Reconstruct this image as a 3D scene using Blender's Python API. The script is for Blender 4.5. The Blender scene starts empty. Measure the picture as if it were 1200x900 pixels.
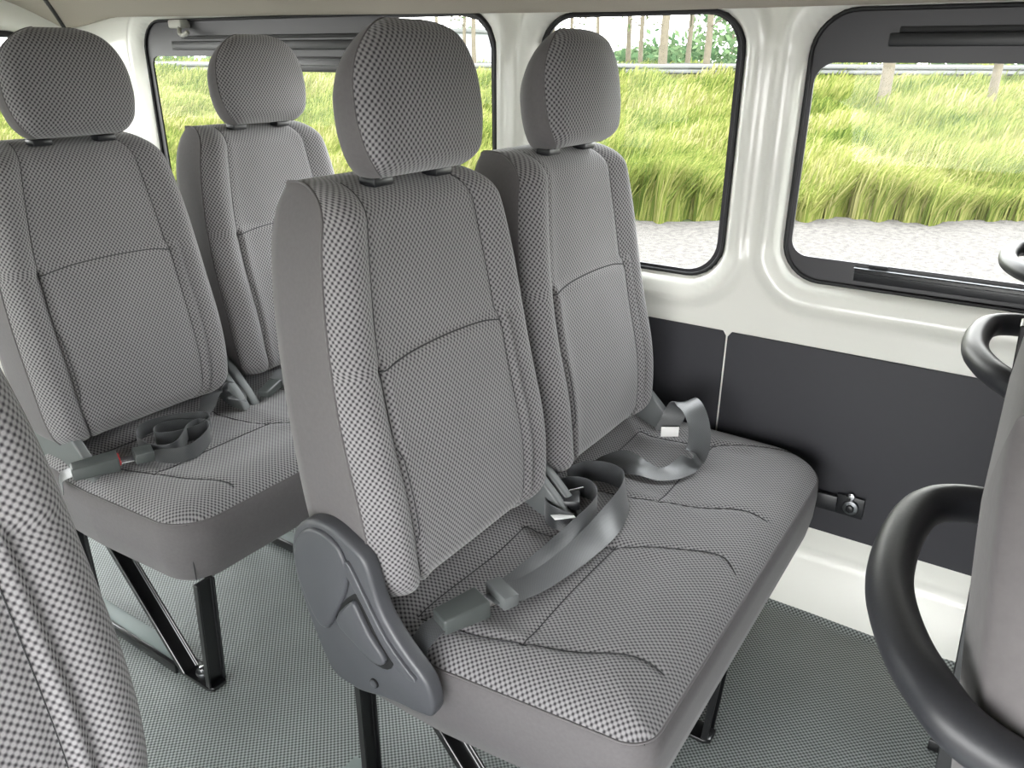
import bpy, bmesh, math, random
import numpy as np
from mathutils import Matrix, Vector
random.seed(7); rng = np.random.default_rng(7)
SC = bpy.context.scene
COL = SC.collection

# ------------------------------------------------------------------ camera
cam_d = bpy.data.cameras.new('camera'); cam = bpy.data.objects.new('camera', cam_d); COL.objects.link(cam)
cam_d.sensor_width = 36.0; cam_d.lens = 36.0 * 925.0 / 1200.0; cam_d.clip_start = 0.02; cam_d.clip_end = 600
right = Vector((0.556, -0.831, 0.004)); fwd = Vector((0.769, 0.513, -0.383)).normalized()
right = (right - right.dot(fwd) * fwd).normalized(); up = right.cross(fwd)
M = Matrix((right, up, -fwd)).transposed().to_4x4(); M.translation = Vector((0, 0, 1.3))
cam.matrix_world = M
SC.camera = cam

# ------------------------------------------------------------------ world, sun, exposure
W = bpy.data.worlds.new('sky'); SC.world = W; W.use_nodes = True
wn = W.node_tree; wn.nodes.clear()
wo = wn.nodes.new('ShaderNodeOutputWorld'); wb = wn.nodes.new('ShaderNodeBackground')
wt = wn.nodes.new('ShaderNodeTexCoord'); wsx = wn.nodes.new('ShaderNodeSeparateXYZ'); wr = wn.nodes.new('ShaderNodeValToRGB')
wn.links.new(wt.outputs['Generated'], wsx.inputs[0]); wn.links.new(wsx.outputs['Z'], wr.inputs[0])
wr.color_ramp.elements[0].position = 0.0; wr.color_ramp.elements[0].color = (1.0, 1.0, 0.98, 1)
wr.color_ramp.elements[1].position = 0.6; wr.color_ramp.elements[1].color = (0.93, 0.96, 1.0, 1)
wn.links.new(wr.outputs[0], wb.inputs[0]); wb.inputs[1].default_value = 3.0
wn.links.new(wb.outputs[0], wo.inputs[0])
sd = bpy.data.lights.new('sun', 'SUN'); sd.energy = 1.4; sd.angle = math.radians(6); sd.color = (1.0, 0.97, 0.9)
sun = bpy.data.objects.new('sun', sd); COL.objects.link(sun)
sun.rotation_euler = Vector((-0.45, -0.35, 0.82)).normalized().to_track_quat('Z', 'Y').to_euler()
vs = SC.view_settings; vs.view_transform = 'Standard'; vs.look = 'None'; vs.gamma = 1.0
vs.use_curve_mapping = False; vs.exposure = 2.42

# ------------------------------------------------------------------ materials
def srgb(r, g, b):
    f = lambda c: (c / 255 / 12.92) if c / 255 <= 0.04045 else ((c / 255 + 0.055) / 1.055) ** 2.4
    return (f(r), f(g), f(b), 1.0)

class NT:
    def __init__(s, name):
        s.m = bpy.data.materials.new(name); s.m.use_nodes = True; s.t = s.m.node_tree; s.t.nodes.clear()
        s.out = s.n('ShaderNodeOutputMaterial'); s.b = s.n('ShaderNodeBsdfPrincipled'); s.l(s.b.outputs[0], s.out.inputs[0])
    def n(s, t, **k):
        x = s.t.nodes.new(t)
        for a, v in k.items(): setattr(x, a, v)
        return x
    def l(s, a, b): s.t.links.new(a, b)
    def val(s, x, sock):
        if isinstance(x, (int, float)): sock.default_value = x
        else: s.l(x, sock)
    def math(s, op, a, b=0.0, c=None):
        x = s.n('ShaderNodeMath', operation=op); s.val(a, x.inputs[0]); s.val(b, x.inputs[1])
        if c is not None: s.val(c, x.inputs[2])
        return x.outputs[0]
    def mix(s, f, a, b):
        x = s.n('ShaderNodeMix', data_type='RGBA'); s.val(f, x.inputs[0])
        for v, k in ((a, 6), (b, 7)):
            if isinstance(v, tuple): x.inputs[k].default_value = v
            else: s.l(v, x.inputs[k])
        return x.outputs[2]
    def bump(s, h, strength, dist):
        x = s.n('ShaderNodeBump'); x.inputs['Strength'].default_value = strength; x.inputs['Distance'].default_value = dist
        s.l(h, x.inputs['Height']); s.l(x.outputs[0], s.b.inputs['Normal'])
    def noise(s, scale, detail=3, coord='Object'):
        tc = s.n('ShaderNodeTexCoord'); x = s.n('ShaderNodeTexNoise'); x.inputs['Scale'].default_value = scale
        x.inputs['Detail'].default_value = detail; s.l(tc.outputs[coord], x.inputs['Vector']); return x.outputs['Fac']

def plain(name, col, rough=0.5, metal=0.0, nscale=0, namp=0.1, bump=0, spec=0.5, sheen=0, coat=0):
    m = NT(name)
    if nscale:
        f = m.noise(nscale)
        lo = tuple(c * (1 - namp) for c in col[:3]) + (1,); hi = tuple(min(1, c * (1 + namp)) for c in col[:3]) + (1,)
        m.l(m.mix(f, lo, hi), m.b.inputs['Base Color'])
        if bump: m.bump(f, bump, 0.001)
    else: m.b.inputs['Base Color'].default_value = col
    m.b.inputs['Roughness'].default_value = rough; m.b.inputs['Metallic'].default_value = metal
    m.b.inputs['Specular IOR Level'].default_value = spec
    if sheen: m.b.inputs['Sheen Weight'].default_value = sheen; m.b.inputs['Sheen Roughness'].default_value = 0.5
    if coat: m.b.inputs['Coat Weight'].default_value = coat; m.b.inputs['Coat Roughness'].default_value = 0.08
    return m.m

def weave(name, light, dark, pu, pv, rough=0.85, bias=0.0, sharp=1.6, bdist=0.0012, bstr=0.7, spec=0.3, use_obj=False, sheen=0.25):
    m = NT(name); tc = m.n('ShaderNodeTexCoord'); sx = m.n('ShaderNodeSeparateXYZ')
    m.l(tc.outputs['Object' if use_obj else 'UV'], sx.inputs[0])
    a = m.math('SINE', m.math('MULTIPLY', sx.outputs[0], 2 * math.pi / pu))
    b = m.math('SINE', m.math('MULTIPLY', sx.outputs[1], math.pi / pv))
    h = m.math('MULTIPLY', a, b)
    h = m.math('MULTIPLY_ADD', h, 0.5 * sharp, 0.5 + bias)
    c = m.n('ShaderNodeClamp'); m.l(h, c.inputs[0]); h = c.outputs[0]
    f = m.noise(9, 2)
    col = m.mix(h, dark, light)
    sc = m.math('MULTIPLY_ADD', f, 0.25, 0.87)
    x = m.n('ShaderNodeMix', data_type='RGBA', blend_type='MULTIPLY'); x.inputs[0].default_value = 1
    m.l(col, x.inputs[6]); cc = m.n('ShaderNodeCombineColor')
    for i in range(3): m.l(sc, cc.inputs[i])
    m.l(cc.outputs[0], x.inputs[7]); m.l(x.outputs[2], m.b.inputs['Base Color'])
    m.b.inputs['Roughness'].default_value = rough; m.b.inputs['Specular IOR Level'].default_value = spec
    m.b.inputs['Sheen Weight'].default_value = sheen; m.b.inputs['Sheen Roughness'].default_value = 0.5
    m.bump(h, bstr, bdist)
    return m.m

def glass(name, tint, refl=1.0):
    m = NT(name); m.t.nodes.remove(m.b)
    tr = m.n('ShaderNodeBsdfTransparent'); tr.inputs[0].default_value = tint
    gl = m.n('ShaderNodeBsdfGlossy'); gl.inputs['Roughness'].default_value = 0.02
    ge = m.n('ShaderNodeNewGeometry'); dt = m.n('ShaderNodeVectorMath', operation='DOT_PRODUCT'); m.l(ge.outputs['Incoming'], dt.inputs[0]); m.l(ge.outputs['Normal'], dt.inputs[1])
    om = m.math('SUBTRACT', 1.0, m.math('ABSOLUTE', dt.outputs['Value'])); f5 = m.math('MULTIPLY_ADD', m.math('POWER', om, 5.0), .92, .04)
    mx = m.n('ShaderNodeMixShader'); m.l(m.math('MULTIPLY', f5, refl), mx.inputs[0]); m.l(tr.outputs[0], mx.inputs[1]); m.l(gl.outputs[0], mx.inputs[2])
    m.l(mx.outputs[0], m.out.inputs[0]); return m.m

MAT = dict(
    fabric=weave('woven_seat_fabric', srgb(138, 136, 137), srgb(38, 36, 40), 0.0088, 0.0050, sharp=1.5, bdist=0.0005, bstr=.4, bias=.16),
    side=plain('plain_grey_upholstery', srgb(92, 89, 90), 0.85, nscale=160, namp=0.12, bump=0.2, spec=0.3, sheen=0.15),
    seam=plain('seam_thread', srgb(54, 54, 56), 0.9),
    stitch=plain('pale_stitching', srgb(190, 190, 190), 0.8),
    plastic=plain('slate_grey_plastic', srgb(72, 73, 77), 0.42, nscale=400, namp=0.05, bump=0.05),
    hinge=plain('grey_hinge_plastic', srgb(96, 99, 99), 0.45),
    black=plain('black_plastic', srgb(26, 27, 30), 0.38),
    buckle=plain('dark_buckle_plastic', srgb(70, 74, 73), 0.35),
    rubber=plain('black_rubber', srgb(18, 18, 20), 0.6),
    handle=plain('soft_black_handle', srgb(38, 39, 43), 0.42, nscale=300, namp=0.08, bump=0.08),
    legs=plain('gloss_black_steel', srgb(10, 10, 12), 0.28, coat=0.5),
    chrome=plain('chrome', srgb(210, 210, 212), 0.15, 1.0),
    steel=plain('dull_steel', srgb(120, 122, 124), 0.35, 1.0),
    white=plain('white_body_paint', srgb(226, 226, 218), 0.35, coat=0.4),
    liner=plain('beige_headliner', srgb(172, 166, 154), 0.95, nscale=500, namp=0.08, bump=0.2, spec=0.1),
    panel=plain('charcoal_side_panel', srgb(43, 43, 48), 0.55, nscale=60, namp=0.06),
    frit=plain('dark_glass_border', srgb(40, 39, 43), 0.4),
    mat=weave('ribbed_floor_mat', srgb(158, 164, 162), srgb(58, 63, 62), 0.010, 0.005, rough=0.38, bdist=0.0012, bstr=0.5, spec=0.6, use_obj=True, sheen=0.0),
    rail=plain('grey_floor_rail', srgb(130, 140, 138), 0.4),
    webbing=weave('seat_belt_webbing', srgb(78, 80, 82), srgb(42, 43, 45), 0.0032, 0.0016, rough=0.33, spec=0.7, bdist=0.0003, bstr=0.3),
    label=plain('white_label', srgb(238, 238, 236), 0.6),
    red=plain('red_button', srgb(200, 50, 60), 0.4),
    hook=plain('pale_grey_plastic', srgb(176, 176, 168), 0.5),
    glass=glass('tinted_window_glass', (0.72, 0.73, 0.71, 1), 0.3),
)

# ------------------------------------------------------------------ helpers
def link(name, me, mats, parent=None, smooth=True):
    o = bpy.data.objects.new(name, me); COL.objects.link(o)
    for m in (mats if isinstance(mats, (list, tuple)) else [mats]): me.materials.append(MAT[m] if isinstance(m, str) else m)
    if parent is not None:
        o.parent = parent
        if parent.type == 'EMPTY': o.matrix_parent_inverse = Matrix.Translation(parent.location).inverted()
    if smooth: me.polygons.foreach_set('use_smooth', [True] * len(me.polygons))
    return o
def tag(o, label=None, cat=None, group=None, kind=None):
    for k, v in (('label', label), ('category', cat), ('group', group), ('kind', kind)):
        if v: o[k] = v
    return o
def empty(name, loc, label, cat, group=None, kind=None):
    o = bpy.data.objects.new(name, None); COL.objects.link(o); o.location = loc; o.empty_display_size = 0.1
    return tag(o, label, cat, group, kind)
def mesh(name, v, f, uv=None, mi=None):
    me = bpy.data.meshes.new(name); me.from_pydata([tuple(map(float, p)) for p in v], [], [tuple(int(i) for i in q) for q in f]); 
    if uv is not None:
        u = me.uv_layers.new(name='UVMap'); li = np.empty(len(me.loops), np.int32); me.loops.foreach_get('vertex_index', li)
        u.data.foreach_set('uv', np.asarray(uv, np.float32)[li].ravel())
    if mi is not None: me.polygons.foreach_set('material_index', mi)
    me.update(); return me
def sharp(o, ang=35):
    me = o.data; bm = bmesh.new(); bm.from_mesh(me); bmesh.ops.recalc_face_normals(bm, faces=bm.faces)
    for e in bm.edges:
        if len(e.link_faces) == 2: e.smooth = e.calc_face_angle(0) < math.radians(ang)
    bm.to_mesh(me); bm.free(); return o
def bevbm(bm, w, seg=2, ang=30):
    if w <= 0: return
    es = [e for e in bm.edges if len(e.link_faces) == 2 and e.calc_face_angle(0) > math.radians(ang)]
    bmesh.ops.bevel(bm, geom=es, offset=w, segments=seg, affect='EDGES', profile=0.5, clamp_overlap=True)
def box(name, lo, hi, mat, parent=None, bev=0.002, rot=None, seg=2):
    bm = bmesh.new(); bmesh.ops.create_cube(bm, size=1)
    lo = Vector(lo); hi = Vector(hi); c = (lo + hi) / 2; s = hi - lo
    for v in bm.verts: v.co = Vector((v.co.x * s.x, v.co.y * s.y, v.co.z * s.z))
    bevbm(bm, bev, seg)
    T = Matrix.Translation(c) @ (rot.to_4x4() if rot is not None else Matrix())
    bm.transform(T); me = bpy.data.meshes.new(name); bm.to_mesh(me); bm.free()
    return sharp(link(name, me, mat, parent))
def prism(name, pts, axis, a, b, mat, parent=None, bev=0.003, seg=2, inset=None):
    """polygon pts in the two other axes, extruded along axis ('x','y','z') from a to b"""
    def P(p, t):
        if axis == 'x': return (t, p[0], p[1])
        if axis == 'y': return (p[0], t, p[1])
        return (p[0], p[1], t)
    bm = bmesh.new(); n = len(pts)
    va = [bm.verts.new(P(p, a)) for p in pts]; vb = [bm.verts.new(P(p, b)) for p in pts]
    bm.faces.new(va); bm.faces.new(vb[::-1])
    for i in range(n): bm.faces.new((va[i], vb[i], vb[(i + 1) % n], va[(i + 1) % n]))
    bmesh.ops.recalc_face_normals(bm, faces=bm.faces); bevbm(bm, bev, seg, 40)
    me = bpy.data.meshes.new(name); bm.to_mesh(me); bm.free()
    return sharp(link(name, me, mat, parent))
def catmull(pts, n=8, closed=False):
    P = np.asarray(pts, float); out = []; N = len(P)
    rngi = range(N) if closed else range(N - 1)
    for i in rngi:
        if closed: p0, p1, p2, p3 = P[(i - 1) % N], P[i], P[(i + 1) % N], P[(i + 2) % N]
        else: p0, p1, p2, p3 = P[max(i - 1, 0)], P[i], P[i + 1], P[min(i + 2, N - 1)]
        for k in range(n):
            t = k / n; out.append(0.5 * ((2 * p1) + (-p0 + p2) * t + (2 * p0 - 5 * p1 + 4 * p2 - p3) * t * t + (-p0 + 3 * p1 - 3 * p2 + p3) * t ** 3))
    if not closed: out.append(P[-1])
    return np.array(out)
def tubedata(path, r, k=8, closed=False, cap=True):
    P = np.asarray(path, float); n = len(P); R = np.full(n, r) if np.isscalar(r) else np.asarray(r)
    T = np.roll(P, -1, 0) - np.roll(P, 1, 0)
    if not closed: T[0] = P[1] - P[0]; T[-1] = P[-1] - P[-2]
    T /= np.linalg.norm(T, axis=1)[:, None] + 1e-12
    up = np.array([0, 0, 1.0]) if abs(T[0][2]) < 0.9 else np.array([1.0, 0, 0])
    N = np.cross(T[0], up); N /= np.linalg.norm(N); V = []; F = []
    for i in range(n):
        N = N - T[i] * (N @ T[i]); N /= np.linalg.norm(N); B = np.cross(T[i], N)
        for j in range(k):
            a = 2 * math.pi * j / k; V.append(P[i] + R[i] * (math.cos(a) * N + math.sin(a) * B))
    m = n if closed else n - 1
    for i in range(m):
        for j in range(k):
            a = i * k + j; b = i * k + (j + 1) % k; c = ((i + 1) % n) * k + (j + 1) % k; d = ((i + 1) % n) * k + j
            F.append((a, b, c, d))
    if cap and not closed: F.append(tuple(range(k))[::-1]); F.append(tuple((n - 1) * k + j for j in range(k)))
    return V, F
def tubes(name, paths, r, mat, parent=None, k=8, closed=False):
    V = []; F = []
    for p in paths:
        v, f = tubedata(p, r, k, closed); o = len(V); V += v; F += [tuple(i + o for i in q) for q in f]
    o = link(name, mesh(name, V, F), mat, parent); return sharp(o, 60)
def cyl(name, c, axis, r, h, mat, parent=None, k=24, bev=0.001):
    a = Vector(axis).normalized(); bm = bmesh.new(); bmesh.ops.create_cone(bm, cap_ends=True, segments=k, radius1=r, radius2=r, depth=h)
    bevbm(bm, bev, 2, 60)
    bm.transform(Matrix.Translation(Vector(c)) @ a.to_track_quat('Z', 'Y').to_matrix().to_4x4())
    me = bpy.data.meshes.new(name); bm.to_mesh(me); bm.free(); return sharp(link(name, me, mat, parent))
def smoothstep(x): x = np.clip(x, 0, 1); return x * x * (3 - 2 * x)
def seg_dist(X, Y, poly):
    d = np.full(np.shape(X), 9.0); p = np.asarray(poly, float)
    for a, b in zip(p[:-1], p[1:]):
        ab = b - a; L = ab @ ab + 1e-12; t = np.clip(((X - a[0]) * ab[0] + (Y - a[1]) * ab[1]) / L, 0, 1)
        d = np.minimum(d, np.hypot(X - a[0] - t * ab[0], Y - a[1] - t * ab[1]))
    return d

# ------------------------------------------------------------------ the padded upright (backrests, headrests)
TH = math.radians(7.4)
def frame(cx, y0, z0):
    def f(x, D, S): return np.stack([cx + x, y0 + S * math.sin(TH) + D * math.cos(TH), z0 + S * math.cos(TH) - D * math.sin(TH)], -1)
    return f
def pad(name, fr, wtab, L, depth, rS, rD, e, bulge, rearw, seams, parent, nv=64, ns=110, rb=(0.04, 0.05), pillow=0.0, v0=0.86, low=0.0):
    wt = np.array(wtab); ws = catmull(wt, 10)
    wf = lambda S: np.interp(S, ws[:, 0], ws[:, 1])
    # arc parameter
    a = np.linspace(0, math.pi / 2, 22); S = []; D = []
    for t in a[::-1]: S.append(rb[0] * (1 - math.sin(t))); D.append(rb[1] * (1 - math.cos(t)))
    for s in np.linspace(rb[0], L - rS, ns)[1:-1]: S.append(s); D.append(0)
    for t in a: S.append(L - rS + rS * math.sin(t)); D.append(rD * (1 - math.cos(t)))
    S = np.array(S); D0 = np.array(D); arc = np.concatenate([[0], np.cumsum(np.hypot(np.diff(S), np.diff(D0)))])
    def fun(v, S_, D_):
        w = wf(S_); x = v * w; av = np.abs(v)
        q = np.clip((av - v0) / (1 - v0), 0, 1); edge = e * (1 - np.sqrt(np.clip(1 - q * q, 0, 1)))
        d = D_ + edge * (1 - D_ / (rD + 1e-6) * 0.9).clip(0.05, 1)
        d = d - bulge(v, S_) * (1 - np.clip(D_ / rD, 0, 1))
        for s in seams:
            dd = seg_dist(v, S_ * 4.2, [(p[0], p[1] * 4.2) for p in s]); d = d + 0.0045 * np.exp(-(dd / 0.035) ** 2)
        return x, d
    vv = np.linspace(-1, 1, nv + 1); vv = np.sign(vv) * (1 - (1 - np.abs(vv)) ** 1.25)
    VV, SS = np.meshgrid(vv, S); _, DD = np.meshgrid(vv, D0); _, AA = np.meshgrid(vv, arc)
    x, d = fun(VV, SS, DD); P3 = fr(x, d, SS); sl_ = np.concatenate([np.zeros((len(S), 1)), np.cumsum(np.linalg.norm(np.diff(P3[:, :, [0, 1]], axis=1), axis=2), axis=1)], 1)
    sl_ -= sl_[:, [nv // 2]]; P = P3.reshape(-1, 3); uv = np.stack([sl_, AA], -1).reshape(-1, 2)
    nr, nc = VV.shape; V = list(P); UV = list(uv); F = []; MI = []
    idx = lambda i, j: i * nc + j
    for i in range(nr - 1):
        for j in range(nc - 1): F.append((idx(i, j), idx(i, j + 1), idx(i + 1, j + 1), idx(i + 1, j))); MI.append(0)
    loop = [(i, 0) for i in range(nr)] + [(nr - 1, j) for j in range(1, nc)] + [(i, nc - 1) for i in range(nr - 2, -1, -1)] + [(0, j) for j in range(nc - 2, 0, -1)]
    prev = []
    for i, j in loop: prev.append(len(V)); V.append(P[idx(i, j)]); UV.append(uv[idx(i, j)])
    K = 7; first = prev
    for k in range(1, K + 1):
        t = k / K; cur = []
        for i, j in loop:
            xx, dd, ss = x[i, j], d[i, j], SS[i, j]
            rd = depth; D_ = dd + (rd - dd) * t
            sc = 1 + (rearw - 1) * t ** 2 + pillow * math.sin(math.pi * t)
            ctr = L * 0.5; s2 = (ctr + (ss - ctr) * (1 - 0.02 * t ** 3)) * (1 - low * t ** 1.6)
            cur.append(len(V)); V.append(fr(np.array(xx * sc), np.array(D_), np.array(s2))); UV.append((D_, ss))
        n = len(loop)
        for q in range(n): F.append((prev[q], prev[(q + 1) % n], cur[(q + 1) % n], cur[q])); MI.append(1)
        prev = cur
    # rear face rings shrinking to the middle
    base = [np.array(V[i]) for i in prev]; cen = fr(np.array(0.0), np.array(depth), np.array(L * 0.5))
    nrm = np.array([0, math.cos(TH), -math.sin(TH)])
    for t in (0.06, 0.2, 0.6):
        cur = []
        for b in base: cur.append(len(V)); V.append(b + (cen - b) * t + nrm * 0.014 * min(1, t * 6)); UV.append((0, 0))
        for q in range(n): F.append((prev[q], prev[(q + 1) % n], cur[(q + 1) % n], cur[q])); MI.append(1)
        prev = cur
    V.append(cen + nrm * 0.014); UV.append((0, 0)); ci = len(V) - 1
    for q in range(n): F.append((prev[q], prev[(q + 1) % n], ci)); MI.append(1)
    o = link(name, mesh(name, V, F, UV, MI), ['fabric', 'side'], parent)
    def surf(v, s, off=0.0):
        v = np.asarray(v, float); s = np.asarray(s, float); xx, dd = fun(v, s, np.interp(s, S, D0)); return fr(xx, dd - off, s)
    edge = []
    for i in range(nr): edge.append(P[idx(i, 0)])
    edgeR = [P[idx(i, nc - 1)] for i in range(nr)]
    return o, surf, edge, edgeR

BW = [(0, .190), (.025, .214), (.06, .226), (.12, .232), (.22, .234), (.33, .231), (.43, .224), (.50, .215), (.56, .203), (.60, .189), (.63, .171), (.65, .151)]
HW = [(0, .090), (.012, .110), (.035, .126), (.07, .135)] + [(S_, .136 * max(0, 1 - ((S_ - .095) / .119) ** 2.3) ** (1 / 2.3)) for S_ in (.095, .12, .14, .16, .175, .19, .20, .207, .2115)]
def back_bulge(v, S):
    av = np.abs(v); t = np.clip(S / 0.65, 0, 1)
    bol = 0.026 * np.exp(-((av - 0.84) / 0.16) ** 2) * (0.45 + 0.55 * (1 - t))
    lum = 0.022 * np.exp(-((S - 0.15) / 0.13) ** 2) * (1 - 0.4 * av ** 2)
    step = 0.011 * (1 - smoothstep((S - 0.379) / 0.02)) * (av < 0.7)
    return bol + lum + step
def head_bulge(v, S): return 0.020 * (1 - np.abs(v) ** 2) * np.sin(np.clip(S / 0.212, 0, 1) * math.pi) ** 0.5
def upright(cx, root, name='backrest', oy=0.0, hz=0.0):
    fr = frame(cx, .7045 + oy, .505)
    sl, sr = -.71, .61; k_ = .379
    seams = [[(sl, .0), (sl * .98, .18), (sl, k_ + .002), (sl * .97, .54), (sl, .64)], [(sr, .0), (sr * .98, .18), (sr, k_ + .002), (sr * .97, .54), (sr, .64)], [(sl, k_ - .003), (-.4, k_ + .006), (0, k_ + .009), (.4, k_ + .006), (sr, k_ - .003)]]
    b, surf, eL, eR = pad(name, fr, BW, .65, .140, .066, .125, .030, back_bulge, .96, seams, root, rb=(.05, .06))
    paths = []
    for s in seams:
        q = catmull(s, 10); paths.append(surf(q[:, 0], q[:, 1], 0.0007))
    tubes('seam', paths[:2], 0.0008, 'seam', b, 6); tubes('seam', paths[2:], 0.0013, 'seam', b, 6)
    tubes('piping', [eL, eR], 0.0022, 'side', b, 6)
    # headrest and its guides
    hfr = frame(cx + .004, .7045 + oy + .655 * math.sin(TH) - .030, .505 + .655 * math.cos(TH) - .010 + hz)
    h, hs, hl, hr = pad('headrest', hfr, HW, .2115, .10, .032, .035, .02, head_bulge, .70, [], root, nv=40, ns=40, rb=(.03, .035), pillow=.05, v0=.8, low=.22)
    tubes('piping', [hl, hr], 0.0016, 'side', h, 6)
    for sx in (-.068, .072):
        g = fr(np.array(sx), np.array(.034), np.array(.634))
        box('headrest_guide', g - np.array((.021, .016, .004)), g + np.array((.021, .016, .010)), 'black', root, .004)
        tubes('headrest_post', [[g + np.array((0, 0, 0)), g + np.array((0, .004, .05))]], .005, 'chrome', root, 10)
    return b

# ------------------------------------------------------------------ the cushion
def cushion(root, x0, x1, inserts, yf=.288, yr=.855, r0=.045, r1=.13, zt=.428, zb=.285, taper=.035, name='cushion'):
    n_y = 110; ty = np.linspace(0, 1, n_y) ** 1.35; ys = yf + (yr - yf) * ty
    def xl(y):
        b = x0 + taper * np.clip((.62 - y) / .35, 0, 1); q = np.clip(1 - (y - yf) / r0, 0, 1); return b + r0 * (1 - np.sqrt(1 - q * q))
    def xr(y):
        b = x1 - 0.01 * np.clip((.62 - y) / .35, 0, 1); q = np.clip(1 - (y - yf) / r1, 0, 1); return b - r1 * (1 - np.sqrt(1 - q * q))
    seams = []
    for a, b in inserts:
        seams.append([(a + .075, yf + .035), (a + .075, .37), (a + .04, .445), (a + .005, .528), (a - .02, .598), (a - .035, .70)])
        seams.append([(b + .055, yf + .03), (b + .08, .355), (b + .055, .418), (b + .01, .50), (b - .02, .556), (b - .035, .62), (b - .045, .70)])
        seams.append([(a + .005, .528), ((a + b) / 2, .531), (b, .528)])
        seams.append([(a - .035, .705), ((a + b) / 2, .695), (b - .045, .70)])
    def h(X, Y):
        d = np.minimum(np.minimum(X - xl(Y), xr(Y) - X), Y - yf).clip(0)
        z = zt + .030 * (1 - np.exp(-d / .03)) + .008 * (1 - np.exp(-d / .10))
        z = z + .02 * smoothstep((Y - .69) / .06) - .10 * smoothstep((Y - .80) / .1)
        for a, b in inserts:
            m = smoothstep((X - a) / .05) * smoothstep((b + .03 - X) / .05); z = z - .008 * m * smoothstep((Y - .38) / .1) * smoothstep((.70 - Y) / .03)
        for s in seams: z = z - .0035 * np.exp(-(seg_dist(X, Y, s) / .006) ** 2)
        return z
    n_x = int((x1 - x0) / .0075); tx = np.linspace(0, 1, n_x); tx = tx - 0.035 * np.sin(2 * math.pi * tx) * .8
    TX, Y = np.meshgrid(tx, ys); X = xl(Y) + (xr(Y) - xl(Y)) * TX; Z = h(X, Y)
    P = np.stack([X, Y, Z], -1).reshape(-1, 3); UV = np.stack([X, Y], -1).reshape(-1, 2)
    nr, nc = X.shape; V = list(P); U = list(UV); F = []; MI = []; I = lambda i, j: i * nc + j
    for i in range(nr - 1):
        for j in range(nc - 1): F.append((I(i, j), I(i, j + 1), I(i + 1, j + 1), I(i + 1, j))); MI.append(0)
    loop = [(i, 0) for i in range(nr)] + [(nr - 1, j) for j in range(1, nc)] + [(i, nc - 1) for i in range(nr - 2, -1, -1)] + [(0, j) for j in range(nc - 2, 0, -1)]
    prev = []; n = len(loop)
    for i, j in loop: prev.append(len(V)); V.append(P[I(i, j)]); U.append((0, 0))
    cx, cy = (x0 + x1) / 2, (yf + yr) / 2
    for z, k in ((.0, .004), (.25, .006), (.6, .004), (.93, -.004), (1.0, -.014)):
        cur = []
        for i, j in loop:
            p = P[I(i, j)]; dx, dy = p[0] - cx, p[1] - cy; L = math.hypot(dx, dy); top = p[2] - .001
            sx = np.sign(dx) * min(1, abs(dx) / (abs(x1 - x0) / 2) * 1.0) ** 6 * k; sy = np.sign(dy) * min(1, abs(dy) / ((yr - yf) / 2)) ** 6 * k
            cur.append(len(V)); V.append(np.array((p[0] + sx, p[1] + sy, top + (zb - top) * z))); U.append((p[0] + p[1], z * .12))
        for q in range(n): F.append((prev[q], prev[(q + 1) % n], cur[(q + 1) % n], cur[q])); MI.append(1)
        prev = cur
    V.append(np.array((cx, cy, zb))); U.append((0, 0)); c = len(V) - 1
    for q in range(n): F.append((prev[q], prev[(q + 1) % n], c)); MI.append(1)
    o = link(name, mesh(name, V, F, U, MI), ['fabric', 'side'], root)
    sharp(o, 75)
    pts = []
    for s in seams:
        q = catmull(s, 8); pts.append(np.stack([q[:, 0], q[:, 1], h(q[:, 0], q[:, 1]) + .0012], -1))
    # upright seam at the front corner
    q = [(x0 + taper + r0 * .293 - .0035, yf + r0 * .293 - .0035, z) for z in np.linspace(zt, zb + .01, 8)]
    pts.append(np.array(q)); tubes('seam', pts, .0010, 'seam', o, 6)
    pip = [V[I(i, j)] for i, j in loop if not (i == nr - 1)]
    pip = pip[:]; k = [I(i, j) for i, j in loop]
    ring = [P[I(i, 0)] for i in range(nr - 25, -1, -1)] + [P[I(0, j)] for j in range(1, nc)] + [P[I(i, nc - 1)] for i in range(1, nr - 25)]
    tubes('piping', [np.array(ring)], .0022, 'side', o, 6)
    return o, h

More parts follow.
